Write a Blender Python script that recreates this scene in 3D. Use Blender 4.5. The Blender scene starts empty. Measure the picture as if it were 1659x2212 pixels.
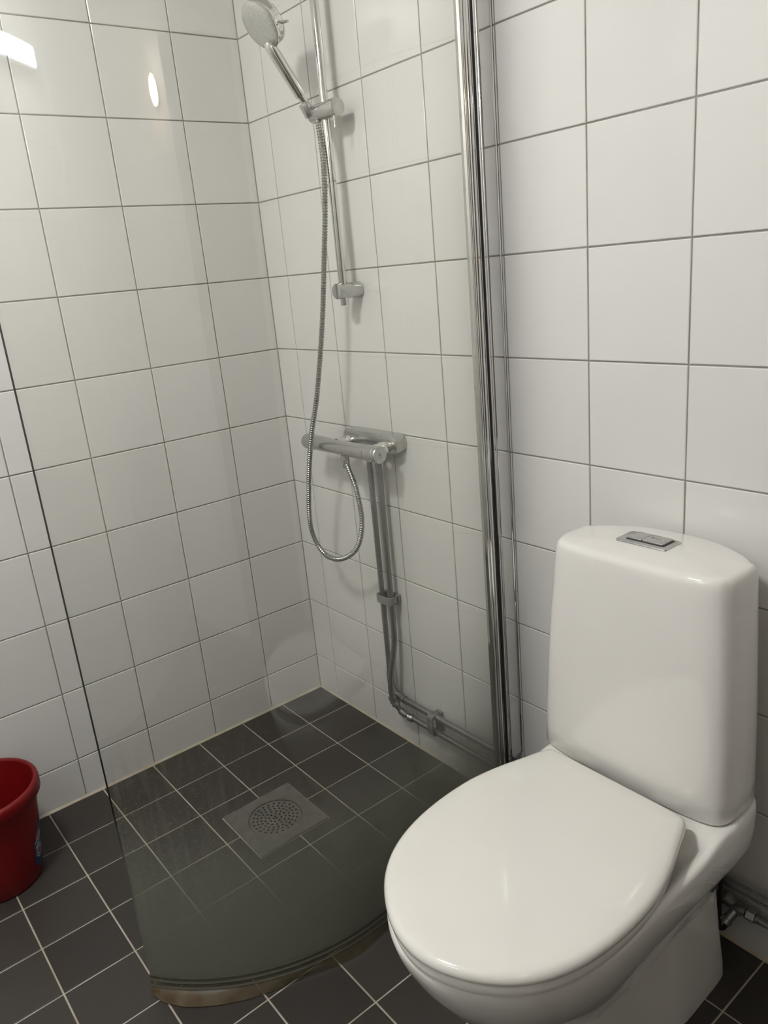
import bpy, bmesh, math, random
from mathutils import Vector, Matrix

sc = bpy.context.scene
random.seed(7)

# ------------------------------------------------------------------ camera
CAM = Vector((1.99969, -1.19741, 1.31590))
RX = Vector((0.62783125, 0.7732035, -0.08935472))      # image right
DN = Vector((0.18005216, -0.25595971, -0.94977147))    # image down
FW = Vector((-0.75723783, 0.5802077, -0.29991647))     # forward
cam = bpy.data.objects.new('camera', bpy.data.cameras.new('camera'))
sc.collection.objects.link(cam)
m = Matrix((RX, -DN, -FW)).transposed().to_4x4()
m.translation = CAM
cam.matrix_world = m
cam.data.sensor_fit = 'HORIZONTAL'
cam.data.sensor_width = 36.0
cam.data.lens = 1672.66 / 1659 * 36.0
cam.data.clip_start = 0.02
sc.camera = cam

# ------------------------------------------------------------------ world, exposure
w = bpy.data.worlds.new('world'); sc.world = w
w.use_nodes = True
w.node_tree.nodes['Background'].inputs[0].default_value = (0.8, 0.85, 1, 1)
w.node_tree.nodes['Background'].inputs[1].default_value = 0.02
sc.view_settings.view_transform = 'Standard'
sc.view_settings.look = 'None'
sc.view_settings.gamma = 1.0
sc.view_settings.use_curve_mapping = False
sc.view_settings.exposure = 0.05
cy = sc.cycles
cy.max_bounces = 7; cy.diffuse_bounces = 3; cy.glossy_bounces = 3; cy.transmission_bounces = 3; cy.transparent_max_bounces = 10
cy.caustics_reflective = False; cy.caustics_refractive = False
cy.use_adaptive_sampling = True; cy.adaptive_threshold = 0.08
cy.use_denoising = True
CEIL_STRENGTH = 86.0
MIRROR_STRENGTH = 33.0
WARM_STRENGTH = 30.0

# ------------------------------------------------------------------ helpers
COL = sc.collection

def link(o, parent=None):
    COL.objects.link(o)
    if parent is not None:
        o.parent = parent
    return o

def mesh_obj(name, verts, faces, mat=None, parent=None, smooth=True, sharp=35):
    me = bpy.data.meshes.new(name)
    me.from_pydata([tuple(v) for v in verts], [], faces)
    finish(me, mat, smooth, sharp)
    return link(bpy.data.objects.new(name, me), parent)

def finish(me, mat, smooth=True, sharp=35):
    bm = bmesh.new(); bm.from_mesh(me)
    bmesh.ops.recalc_face_normals(bm, faces=bm.faces)
    bm.to_mesh(me); bm.free()
    if smooth:
        me.shade_smooth()
        me.set_sharp_from_angle(angle=math.radians(sharp))
    if mat:
        me.materials.append(mat)
    me.update()

def bm_obj(name, bm, mat=None, parent=None, smooth=True, sharp=35):
    me = bpy.data.meshes.new(name)
    bm.to_mesh(me); bm.free()
    finish(me, mat, smooth, sharp)
    return link(bpy.data.objects.new(name, me), parent)

def thing(name, label, cat, loc=(0, 0, 0), rz=0.0, group=None):
    o = bpy.data.objects.new(name, None)
    o.empty_display_size = 0.05
    o.location = loc; o.rotation_euler = (0, 0, rz)
    COL.objects.link(o)
    return tag(o, label, cat, group)

def tag(o, label, cat, group=None):
    o['label'] = label; o['category'] = cat
    if group:
        o['group'] = group
    return o

def catmull(pts, n=8, closed=False):
    P = [Vector(p) for p in pts]
    out = []
    N = len(P)
    rng = range(N) if closed else range(N - 1)
    for i in rng:
        if closed:
            a, b, c, d = P[i - 1], P[i], P[(i + 1) % N], P[(i + 2) % N]
        else:
            a = P[i - 1] if i > 0 else P[0] * 2 - P[1]
            b, c = P[i], P[i + 1]
            d = P[i + 2] if i + 2 < N else P[-1] * 2 - P[-2]
        # centripetal-ish uniform
        for k in range(n):
            t = k / n
            out.append(0.5 * ((2 * b) + (c - a) * t + (2 * a - 5 * b + 4 * c - d) * t * t + (3 * b - a - 3 * c + d) * t ** 3))
    if not closed:
        out.append(P[-1])
    return out

def loft(rings, cap0=True, cap1=True):
    verts, faces = [], []
    n = len(rings[0])
    for r in rings:
        verts += [tuple(p) for p in r]
    for j in range(len(rings) - 1):
        for i in range(n):
            k = (i + 1) % n
            faces.append((j * n + i, j * n + k, (j + 1) * n + k, (j + 1) * n + i))
    if cap0:
        faces.append(tuple(range(n))[::-1])
    if cap1:
        faces.append(tuple(range((len(rings) - 1) * n, len(rings) * n)))
    return verts, faces

def frame_of(d, up=None):
    d = d.normalized()
    u = Vector((0, 0, 1)) if up is None else up
    if abs(d.dot(u)) > 0.95:
        u = Vector((1, 0, 0))
    a = d.cross(u).normalized()
    return a, d.cross(a).normalized()

def tube(path, rad, seg=14, caps=True):
    P = [Vector(p) for p in path]
    n = len(P)
    R = rad if isinstance(rad, (list, tuple)) else [rad] * n
    t0 = (P[1] - P[0]).normalized()
    a, b = frame_of(t0)
    rings = []
    for i in range(n):
        t = (P[min(i + 1, n - 1)] - P[max(i - 1, 0)]).normalized()
        a = (a - t * a.dot(t)).normalized()
        b = t.cross(a)
        rings.append([P[i] + (a * math.cos(2 * math.pi * k / seg) + b * math.sin(2 * math.pi * k / seg)) * R[i] for k in range(seg)])
    return loft(rings, caps, caps)

def tube_obj(name, path, rad, mat, parent=None, seg=16, sharp=40):
    v, f = tube(path, rad, seg)
    return mesh_obj(name, v, f, mat, parent, True, sharp)

def lathe_axis(name, p0, axis, prof, mat, parent=None, seg=40, sharp=30):
    """prof: list of (distance along the axis, radius); closed at the ends"""
    d = Vector(axis).normalized(); a, b = frame_of(d); p0 = Vector(p0)
    rings = [[p0 + d * s + (a * math.cos(2 * math.pi * k / seg) + b * math.sin(2 * math.pi * k / seg)) * r for k in range(seg)] for s, r in prof]
    v, f = loft(rings, True, True)
    return mesh_obj(name, v, f, mat, parent, True, sharp)

def cyl_prof(L, r, e=0.0015):
    return [(0, r - e), (e * 0.3, r - e * 0.3), (e, r), (L - e, r), (L - e * 0.3, r - e * 0.3), (L, r - e)]

def rbox(name, lo, hi, bev, mat, parent=None, seg=3):
    bm = bmesh.new()
    bmesh.ops.create_cube(bm, size=1)
    for v in bm.verts:
        v.co = Vector([lo[i] + (v.co[i] + 0.5) * (hi[i] - lo[i]) for i in range(3)])
    if bev > 0:
        bmesh.ops.bevel(bm, geom=bm.edges[:], offset=bev, segments=seg, affect='EDGES', profile=0.5)
    return bm_obj(name, bm, mat, parent)

def rounded_rect(w, h, r, n=6):
    pts = []
    for cx, cy, a0 in ((w / 2 - r, h / 2 - r, 0), (-w / 2 + r, h / 2 - r, 90), (-w / 2 + r, -h / 2 + r, 180), (w / 2 - r, -h / 2 + r, 270)):
        for k in range(n + 1):
            a = math.radians(a0 + 90 * k / n)
            pts.append((cx + r * math.cos(a), cy + r * math.sin(a)))
    return pts

def bend(pts, r=0.03, n=6):
    """polyline with rounded corners"""
    P = [Vector(p) for p in pts]
    out = [P[0]]
    for i in range(1, len(P) - 1):
        a = P[i - 1] - P[i]; c = P[i + 1] - P[i]
        rr = min(r, a.length * 0.48, c.length * 0.48)
        A = P[i] + a.normalized() * rr; Cc = P[i] + c.normalized() * rr
        for k in range(n + 1):
            t = k / n
            out.append(A * (1 - t) ** 2 + P[i] * 2 * t * (1 - t) + Cc * t * t)
    out.append(P[-1])
    return out

# ------------------------------------------------------------------ materials
class NT:
    def __init__(self, name):
        self.m = bpy.data.materials.new(name); self.m.use_nodes = True
        self.t = self.m.node_tree; self.n = self.t.nodes; self.l = self.t.links
        self.b = self.n['Principled BSDF']; self.out = self.n['Material Output']
    def add(self, typ, **kw):
        nd = self.n.new(typ)
        for k, v in kw.items():
            if k.startswith('i_'):
                key = k[2:]
                nd.inputs[int(key) if key.isdigit() else key].default_value = v
            else:
                setattr(nd, k, v)
        return nd
    def link(self, a, b):
        self.l.new(a, b)
    def noise(self, scale, detail=3, coord='Object', rough=0.55, stretch=None):
        tc = self.add('ShaderNodeTexCoord')
        nz = self.add('ShaderNodeTexNoise')
        nz.inputs['Scale'].default_value = scale; nz.inputs['Detail'].default_value = detail
        nz.inputs['Roughness'].default_value = rough
        if stretch:
            mp = self.add('ShaderNodeMapping'); mp.inputs['Scale'].default_value = stretch
            self.link(tc.outputs[coord], mp.inputs[0]); self.link(mp.outputs[0], nz.inputs[0])
        else:
            self.link(tc.outputs[coord], nz.inputs[0])
        return nz.outputs[0]
    def ramp(self, src, stops):
        r = self.add('ShaderNodeValToRGB')
        el = r.color_ramp.elements
        while len(el) < len(stops):
            el.new(0.5)
        for e, (p, c) in zip(el, stops):
            e.position = p; e.color = c if len(c) == 4 else (*c, 1)
        self.link(src, r.inputs[0])
        return r.outputs[0]
    def math(self, op, a, b=None, clamp=False):
        nd = self.add('ShaderNodeMath', operation=op, use_clamp=clamp)
        for i, v in enumerate((a, b)):
            if v is None:
                continue
            if isinstance(v, (int, float)):
                nd.inputs[i].default_value = v
            else:
                self.link(v, nd.inputs[i])
        return nd.outputs[0]
    def mapr(self, src, a, b, c, d):
        nd = self.add('ShaderNodeMapRange')
        self.link(src, nd.inputs[0])
        for i, v in zip((1, 2, 3, 4), (a, b, c, d)):
            nd.inputs[i].default_value = v
        return nd.outputs[0]
    def bump(self, src, strength, dist=0.002):
        b = self.add('ShaderNodeBump'); b.inputs['Strength'].default_value = strength; b.inputs['Distance'].default_value = dist
        self.link(src, b.inputs['Height']); self.link(b.outputs[0], self.b.inputs['Normal'])
    def base(self, src):
        self.link(src, self.b.inputs['Base Color'])
    def set(self, **kw):
        for k, v in kw.items():
            self.b.inputs[k.replace('_', ' ')].default_value = v
        return self

def two_tone(name, c0, c1, scale, rough, detail=4, metallic=0.0, bump=0.0, r_var=None, bump_scale=None, coat=0.0, lo=0.35, hi=0.65):
    t = NT(name)
    nz = t.noise(scale, detail)
    t.base(t.ramp(nz, [(lo, c0), (hi, c1)]))
    t.set(Roughness=rough, Metallic=metallic)
    if coat:
        t.b.inputs['Coat Weight'].default_value = coat; t.b.inputs['Coat Roughness'].default_value = 0.04
    if r_var:
        t.link(t.mapr(t.noise(scale * 2.3, 5), 0.3, 0.7, r_var[0], r_var[1]), t.b.inputs['Roughness'])
    if bump:
        t.bump(t.noise(bump_scale or scale * 6, 3), bump)
    return t.m

def tile_mat(name, c0, c1, rough, bump, bump_scale, spec=0.5):
    t = NT(name)
    oi = t.add('ShaderNodeObjectInfo')
    t.base(t.ramp(oi.outputs['Random'], [(0, c0), (1, c1)]))
    t.set(Roughness=rough)
    t.b.inputs['Specular IOR Level'].default_value = spec
    t.bump(t.noise(bump_scale, 2, 'Object'), bump, 0.003)
    return t.m

M_TILE = tile_mat('white_glazed_tile', (0.765, 0.755, 0.735), (0.80, 0.79, 0.772), 0.12, 0.05, 9)
M_GROUT = two_tone('grey_wall_grout', (0.28, 0.26, 0.225), (0.36, 0.345, 0.32), 14, 0.9)
M_FGROUT = two_tone('beige_floor_grout', (0.42, 0.37, 0.28), (0.56, 0.53, 0.46), 9, 0.9)
M_SIL = two_tone('yellowed_silicone', (0.46, 0.38, 0.27), (0.60, 0.55, 0.46), 12, 0.45)
def floor_tile_mat():
    t = NT('dark_floor_tile')
    oi = t.add('ShaderNodeObjectInfo')
    a = t.ramp(oi.outputs['Random'], [(0, (0.040, 0.034, 0.030)), (1, (0.056, 0.049, 0.043))])
    t.base(a)
    t.link(t.mapr(t.noise(30, 4), 0.3, 0.7, 0.38, 0.52), t.b.inputs['Roughness'])
    t.b.inputs['Specular IOR Level'].default_value = 0.4
    t.bump(t.noise(160, 3), 0.03, 0.001)
    return t.m
M_FTILE = floor_tile_mat()
M_PORC = two_tone('white_porcelain', (0.80, 0.785, 0.75), (0.82, 0.805, 0.77), 3, 0.015, coat=0.3)
M_SEAT = two_tone('white_seat_plastic', (0.80, 0.785, 0.735), (0.82, 0.805, 0.76), 3, 0.07, coat=0.2)
M_CHROME = two_tone('bright_chrome', (0.72, 0.72, 0.71), (0.80, 0.80, 0.79), 5, 0.06, metallic=1, r_var=(0.04, 0.10))
M_SCALE = two_tone('limescaled_chrome', (0.50, 0.50, 0.49), (0.57, 0.57, 0.555), 140, 0.25, metallic=0.92, r_var=(0.20, 0.27))
M_DULL = two_tone('dull_chromed_pipe', (0.30, 0.305, 0.30), (0.37, 0.37, 0.36), 160, 0.35, metallic=0.85, r_var=(0.28, 0.36))
M_HOSE = two_tone('dull_metal_hose', (0.30, 0.30, 0.29), (0.40, 0.40, 0.385), 120, 0.3, metallic=0.9)
M_GREYP = two_tone('grey_clamp_plastic', (0.20, 0.20, 0.195), (0.27, 0.27, 0.26), 40, 0.5)
M_FACE = two_tone('speckled_spray_face', (0.52, 0.52, 0.50), (0.64, 0.64, 0.61), 220, 0.22, metallic=0.5)
M_BLACK = two_tone('black_rubber_and_shade', (0.012, 0.012, 0.012), (0.02, 0.02, 0.02), 20, 0.5)  # hose rubber; also painted slot shade and a dark reflection in the post
M_STEEL = two_tone('brushed_drain_steel', (0.21, 0.20, 0.185), (0.27, 0.26, 0.24), 25, 0.42, metallic=0.8, r_var=(0.35, 0.55))
M_RED = two_tone('red_plastic', (0.17, 0.0012, 0.002), (0.20, 0.0015, 0.0025), 6, 0.45)
M_BLUE = two_tone('blue_label_print', (0.012, 0.03, 0.10), (0.015, 0.05, 0.16), 30, 0.3)
M_WHITEP = two_tone('white_label_print', (0.5, 0.5, 0.5), (0.6, 0.6, 0.58), 30, 0.3)
M_REDP = two_tone('red_label_print', (0.30, 0.015, 0.02), (0.34, 0.02, 0.025), 30, 0.3)
M_CEIL = two_tone('white_ceiling_paint', (0.78, 0.77, 0.75), (0.80, 0.79, 0.77), 6, 0.8)
M_WOOD = two_tone('white_door_paint', (0.66, 0.66, 0.67), (0.70, 0.70, 0.71), 3, 0.35)

def far_wall_mat():
    t = NT('white_tiled_wall')
    tc = t.add('ShaderNodeTexCoord')
    br = t.add('ShaderNodeTexBrick')
    br.offset = 0; br.squash = 1
    br.inputs['Color1'].default_value = (0.76, 0.745, 0.715, 1)
    br.inputs['Color2'].default_value = (0.79, 0.775, 0.75, 1)
    br.inputs['Mortar'].default_value = (0.33, 0.31, 0.28, 1)
    br.inputs['Scale'].default_value = 1.0
    br.inputs['Mortar Size'].default_value = 0.0013
    br.inputs['Brick Width'].default_value = 0.2
    br.inputs['Row Height'].default_value = 0.2
    t.link(tc.outputs['UV'], br.inputs[0])
    t.base(br.outputs[0])
    t.set(Roughness=0.14)
    return t.m
M_FAR = far_wall_mat()

def emit_mat(name, col, s):
    t = NT(name)
    t.b.inputs['Base Color'].default_value = (0.8, 0.8, 0.8, 1)
    t.b.inputs['Emission Color'].default_value = (*col, 1)
    t.b.inputs['Emission Strength'].default_value = s
    return t.m

def glass_mat():
    """clear bent glass: tinted transparency + fresnel gloss + limescale that grows towards the floor and the hinge"""
    t = NT('limescaled_shower_glass')
    t.n.remove(t.b)
    tr = t.add('ShaderNodeBsdfTransparent'); tr.inputs[0].default_value = (0.972, 0.976, 0.958, 1)
    gl = t.add('ShaderNodeBsdfGlossy'); gl.inputs['Roughness'].default_value = 0.015
    gl.inputs[0].default_value = (1, 1, 1, 1)
    lw = t.add('ShaderNodeLayerWeight'); lw.inputs[0].default_value = 0.5
    fr = t.math('ADD', t.math('MULTIPLY', t.math('POWER', lw.outputs['Facing'], 5.0), 0.95), 0.035, clamp=True)
    mx = t.add('ShaderNodeMixShader')
    t.link(fr, mx.inputs[0]); t.link(tr.outputs[0], mx.inputs[1]); t.link(gl.outputs[0], mx.inputs[2])
    # limescale
    tc = t.add('ShaderNodeTexCoord')
    sx = t.add('ShaderNodeSeparateXYZ'); t.link(tc.outputs['Object'], sx.inputs[0])
    z = sx.outputs[2]; y = sx.outputs[1]
    mr = t.add('ShaderNodeMapRange', interpolation_type='SMOOTHSTEP'); t.link(z, mr.inputs[0])
    for i_, v_ in zip((1, 2, 3, 4), (0.08, 0.46, 1.0, 0.0)):
        mr.inputs[i_].default_value = v_
    low = mr.outputs[0]
    hing = t.math('MULTIPLY', t.mapr(y, -0.36, -0.08, 0.0, 0.7), t.math('POWER', t.mapr(z, 0.05, 0.60, 1.0, 0.0), 1.3))
    film = t.math('MULTIPLY', t.math('MAXIMUM', low, hing), t.mapr(t.noise(7, 2, stretch=(1, 1, 0.5)), 0.25, 0.75, 0.90, 1.06))
    # droplets / streaks near the free edge
    stre = t.mapr(t.noise(70, 2, stretch=(1, 1, 0.12)), 0.5, 0.72, 0.0, 1.0)
    spot = t.mapr(t.noise(110, 1), 0.62, 0.74, 0.0, 1.0)
    near = t.math('MULTIPLY', t.mapr(y, -0.9, -0.66, 1.0, 0.0), t.math('MULTIPLY', t.mapr(z, 0.62, 0.45, 0.0, 1.0), t.mapr(z, 0.02, 0.2, 0.2, 1.0)))
    st = t.math('MULTIPLY', t.math('MAXIMUM', stre, spot), t.math('MULTIPLY', near, 0.20))
    sp2 = t.math('MULTIPLY', spot, t.mapr(z, 0.1, 0.8, 0.07, 0.0))
    fac = t.math('ADD', t.math('MULTIPLY', film, 0.87), t.math('ADD', st, sp2), clamp=True)
    # limescale is a stipple of minute opaque specks: their density is the film strength
    vs = t.add('ShaderNodeVectorMath', operation='SCALE'); vs.inputs['Scale'].default_value = 6500.0
    t.link(tc.outputs['Object'], vs.inputs[0])
    vf = t.add('ShaderNodeVectorMath', operation='FLOOR'); t.link(vs.outputs[0], vf.inputs[0])
    wn = t.add('ShaderNodeTexWhiteNoise', noise_dimensions='3D'); t.link(vf.outputs[0], wn.inputs[0])
    fac = t.math('LESS_THAN', wn.outputs[0], fac)
    df = t.add('ShaderNodeBsdfDiffuse'); df.inputs[0].default_value = (0.33, 0.337, 0.288, 1)
    tl = t.add('ShaderNodeBsdfTranslucent'); tl.inputs[0].default_value = (0.33, 0.337, 0.288, 1)
    dm = t.add('ShaderNodeMixShader'); dm.inputs[0].default_value = 0.45
    t.link(df.outputs[0], dm.inputs[1]); t.link(tl.outputs[0], dm.inputs[2])
    fin = t.add('ShaderNodeMixShader')
    t.link(fac, fin.inputs[0]); t.link(mx.outputs[0], fin.inputs[1]); t.link(dm.outputs[0], fin.inputs[2])
    t.link(fin.outputs[0], t.out.inputs[0])
    return t.m
M_GLASS = glass_mat()

def plastic_clear(name, tint, col, amount, rough=0.1, stain=None):
    t = NT(name)
    t.n.remove(t.b)
    tr = t.add('ShaderNodeBsdfTransparent'); tr.inputs[0].default_value = (*tint, 1)
    pb = t.add('ShaderNodeBsdfPrincipled'); pb.inputs['Roughness'].default_value = rough
    mx = t.add('ShaderNodeMixShader')
    nz = t.noise(28, 5)
    if stain:
        t.link(t.ramp(nz, [(0.35, col), (0.62, stain)]), pb.inputs['Base Color'])
    else:
        pb.inputs['Base Color'].default_value = (*col, 1)
    tc = t.add('ShaderNodeTexCoord'); sx = t.add('ShaderNodeSeparateXYZ'); t.link(tc.outputs['Object'], sx.inputs[0])
    if stain:
        f = t.math('MULTIPLY', t.mapr(sx.outputs[1], -0.92, -0.52, amount, 0.22), t.mapr(nz, 0.3, 0.7, 0.75, 1.1), clamp=True)
        t.link(f, mx.inputs[0])
    else:
        mx.inputs[0].default_value = amount
    t.link(tr.outputs[0], mx.inputs[1]); t.link(pb.outputs[0], mx.inputs[2])
    t.link(mx.outputs[0], t.out.inputs[0])
    return t.m
M_SEAL = plastic_clear('stained_clear_seal', (0.85, 0.85, 0.78), (0.20, 0.17, 0.115), 0.85, 0.25, stain=(0.11, 0.072, 0.035))
M_EDGE = two_tone('dark_glass_edge', (0.012, 0.022, 0.018), (0.02, 0.035, 0.028), 8, 0.15)
M_CLEAR = plastic_clear('cloudy_clear_strip', (0.9, 0.9, 0.86), (0.15, 0.145, 0.11), 0.5, 0.15)

# ------------------------------------------------------------------ the room
ROOM_X, ROOM_Y, ROOM_Z = 2.45, -1.92, 2.40
Z0, S = 0.1175, 0.2           # first horizontal joint, tile pitch
JW, JF = 0.0029, 0.0036       # joint widths wall / floor
REC = 0.0022                  # joint depth

def poly_tile(poly, bev, thick):
    """a tile lying in XY, top face at z=0, chamfered rim"""
    bm = bmesh.new()
    vs = [bm.verts.new((x, y, -thick)) for x, y in poly]
    f = bm.faces.new(vs)
    if f.normal.z < 0:
        f.normal_flip()
    r = bmesh.ops.extrude_face_region(bm, geom=[f])
    up = [v for v in r['geom'] if isinstance(v, bmesh.types.BMVert)]
    for v in up:
        v.co.z = -bev * 0.45
    bm.normal_update()
    top = [g for g in r['geom'] if isinstance(g, bmesh.types.BMFace)]
    bmesh.ops.inset_region(bm, faces=top, thickness=bev, depth=0.0)
    for fc in top:
        for v in fc.verts:
            v.co.z = 0.0
    bmesh.ops.delete(bm, geom=[f], context='FACES_ONLY')
    return bm

TILE_CACHE = {}
def tile_mesh(wd, ht, mat, bev=0.0021, thick=0.007):
    key = (round(wd, 4), round(ht, 4), mat.name)
    if key not in TILE_CACHE:
        bm = poly_tile([(-wd / 2, -ht / 2), (wd / 2, -ht / 2), (wd / 2, ht / 2), (-wd / 2, ht / 2)], bev, thick)
        me = bpy.data.meshes.new('tile'); bm.to_mesh(me); bm.free()
        bm = bmesh.new(); bm.from_mesh(me); bmesh.ops.recalc_face_normals(bm, faces=bm.faces)
        bm.normal_update()
        bm.to_mesh(me); bm.free()
        me.materials.append(mat)
        me.shade_smooth(); me.set_sharp_from_angle(angle=math.radians(8))
        TILE_CACHE[key] = me
    return TILE_CACHE[key]

def put_tile(name, me, parent, origin, ux, uy, jit=0.0012):
    n = ux.cross(uy)
    mt = Matrix((ux, uy, n)).transposed().to_4x4()
    mt = Matrix.Translation(origin) @ mt @ Matrix.Rotation(random.gauss(0, jit), 4, 'X') @ Matrix.Rotation(random.gauss(0, jit), 4, 'Y')
    o = bpy.data.objects.new(name, me)
    link(o, parent)
    o.matrix_world = mt
    return o

def structure(o):
    o['kind'] = 'structure'
    return o

def slab(name, lo, hi, mat):
    return structure(rbox(name, lo, hi, 0, mat))

T = 0.1
wall_left = slab('wall_left', (-T, ROOM_Y, -0.05), (-REC, T, ROOM_Z), M_GROUT)
wall_back = slab('wall_back', (-REC, REC, -0.05), (ROOM_X, T, ROOM_Z), M_GROUT)
def floor_slab():
    bm = bmesh.new()
    xs = [-REC, 0.388, 0.536, ROOM_X]; ys = [ROOM_Y, -0.535, -0.387, REC]
    for zz in (-0.0016, -0.10):
        g = [[bm.verts.new((x, y, zz)) for x in xs] for y in ys]
        for j in range(3):
            for i in range(3):
                if not (i == 1 and j == 1):
                    bm.faces.new((g[j][i], g[j][i + 1], g[j + 1][i + 1], g[j + 1][i]))
        if zz == -0.0016:
            G = g
    for ring in ([(0, 0), (0, 3), (3, 3), (3, 0)], [(1, 1), (1, 2), (2, 2), (2, 1)]):
        for k in range(4):
            a, b = ring[k], ring[(k + 1) % 4]
            bm.faces.new((G[a[0]][a[1]], G[b[0]][b[1]], g[b[0]][b[1]], g[a[0]][a[1]]))
    return structure(bm_obj('floor', bm, M_FGROUT, None, False))
floor = floor_slab()
ceiling = slab('ceiling', (-T, ROOM_Y - T, ROOM_Z), (ROOM_X + T, T, ROOM_Z + T), M_CEIL)

def uv_wall(o, ax):
    me = o.data
    uv = me.uv_layers.new(name='UVMap')
    for lp in me.loops:
        c = me.vertices[lp.vertex_index].co
        uv.data[lp.index].uv = (c[ax], c[2] - Z0 + S)
    return o
wall_front = uv_wall(slab('wall_front', (-T, ROOM_Y - T, -0.05), (ROOM_X, ROOM_Y, ROOM_Z), M_FAR), 0)
wall_right = uv_wall(slab('wall_right', (ROOM_X, ROOM_Y - T, -0.05), (ROOM_X + T, T, ROOM_Z), M_FAR), 1)

def spans(first, last, pitch, lo, hi, joint):
    """tile extents between joints at first + k*pitch, clipped to lo..hi"""
    ed = [lo]
    v = first
    while v < hi - 0.004:
        if v > lo + 0.004:
            ed.append(v)
        v += pitch
    ed.append(hi)
    out = []
    for i in range(len(ed) - 1):
        a = ed[i] + (joint / 2 if i > 0 else 0.001)
        b = ed[i + 1] - (joint / 2 if i + 1 < len(ed) - 1 else 0.001)
        out.append((a, b))
    return out

rows = spans(Z0, 0, S, 0.0, ROOM_Z, JW)
cols_b = spans(0.1005, 0, S, 0.0, ROOM_X, JW)
cols_a = spans(0.190, 0, S, 0.0, -ROOM_Y, JW)
for z0, z1 in rows:
    for x0, x1 in cols_b:
        put_tile('wall_tile', tile_mesh(x1 - x0, z1 - z0, M_TILE), wall_back, Vector(((x0 + x1) / 2, 0, (z0 + z1) / 2)), Vector((1, 0, 0)), Vector((0, 0, 1)))
    for y0, y1 in cols_a:
        put_tile('wall_tile', tile_mesh(y1 - y0, z1 - z0, M_TILE), wall_left, Vector((0, -(y0 + y1) / 2, (z0 + z1) / 2)), Vector((0, 1, 0)), Vector((0, 0, 1)))
# floor
FP = 0.1478
cols_f = spans(0.0146 + FP, 0, FP, 0.006, ROOM_X, JF)
rows_f = spans(0.8937 - 5 * FP, 0, FP, 0.004, -ROOM_Y, JF)
DR = (0.364, 0.5605, 0.362, 0.5605)            # drain plate: x0 x1, -y0 -y1
for x0, x1 in cols_f:
    for y0, y1 in rows_f:
        ox = max(0, min(x1, DR[1]) - max(x0, DR[0])); oy = max(0, min(y1, DR[3]) - max(y0, DR[2]))
        cx, cy = (x0 + x1) / 2, -(y0 + y1) / 2
        if ox > 0.004 and oy > 0.004:
            # a tile cut to an L around the drain plate
            g = 0.002
            X0, X1, Y0, Y1 = x0, x1, -y1, -y0
            dx0, dx1, dy0, dy1 = DR[0] - g, DR[1] + g, -DR[3] - g, -DR[2] + g
            left = dx0 > X0; bottom = dy0 > Y0
            ex = dx0 if left else dx1; ey = dy0 if bottom else dy1
            if left and bottom:
                P = [(X0, Y0), (X1, Y0), (X1, ey), (ex, ey), (ex, Y1), (X0, Y1)]
            elif left:
                P = [(X0, Y0), (ex, Y0), (ex, ey), (X1, ey), (X1, Y1), (X0, Y1)]
            elif bottom:
                P = [(X0, Y0), (X1, Y0), (X1, Y1), (ex, Y1), (ex, ey), (X0, ey)]
            else:
                P = [(ex, Y0), (X1, Y0), (X1, Y1), (X0, Y1), (X0, ey), (ex, ey)]
            bm = poly_tile([(px - cx, py - cy) for px, py in P], 0.0014, 0.006)
            o = bm_obj('floor_tile', bm, M_FTILE, floor, True, 8)
            o.location = (cx, cy, 0)
        else:
            put_tile('floor_tile', tile_mesh(x1 - x0, y1 - y0, M_FTILE, 0.0014, 0.006), floor, Vector((cx, cy, 0)), Vector((1, 0, 0)), Vector((0, 1, 0)), 0.0006)

# silicone beads in the corners
def bead(name, a, b, da, db, r=0.0056, mat=M_SIL):
    a, b, da, db = Vector(a), Vector(b), Vector(da), Vector(db)
    prof = [Vector((0, 0, 0)), da * r, da * r * 0.42 + db * r * 0.42, db * r]
    prof = [p - (da + db) * 0.0008 for p in prof]
    n = 40
    rings = []
    for i in range(n + 1):
        c = a.lerp(b, i / n); k = 1 + random.uniform(-0.14, 0.14)
        rings.append([c + p * k for p in prof])
    v, f = loft(rings)
    return structure(mesh_obj(name, v, f, mat, None, True, 60))
bead('trim_1', (0, -0.003, 0), (0, ROOM_Y, 0), (1, 0, 0), (0, 0, 1))
bead('trim_2', (0.003, 0, 0), (ROOM_X, 0, 0), (0, -1, 0), (0, 0, 1))
bead('trim_3', (0, 0, 0.004), (0, 0, ROOM_Z), (1, 0, 0), (0, -1, 0), 0.0028, M_GROUT)

# unseen white door added behind the camera to help light and shade the room
door = structure(rbox('added_door_1', (1.62, ROOM_Y - 0.002, 0.01), (2.34, ROOM_Y + 0.03, 2.03), 0.004, M_WOOD))
lathe_axis('added_door_handle', (1.70, ROOM_Y + 0.03, 1.02), (0, 1, 0), cyl_prof(0.05, 0.011), M_CHROME, door)

M_DARKW = two_tone('added_dark_door_wood', (0.05, 0.032, 0.02), (0.09, 0.055, 0.035), 5, 0.4)
added_door2 = structure(rbox('added_dark_door', (ROOM_X - 0.03, -0.95, 0.01), (ROOM_X + 0.002, -0.08, 2.05), 0.004, M_DARKW))  # unseen dark door, added to cut the light bouncing off the right wall
lathe_axis('added_door_handle', (ROOM_X - 0.03, -0.87, 1.02), (-1, 0, 0), cyl_prof(0.05, 0.011), M_CHROME, added_door2)

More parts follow.
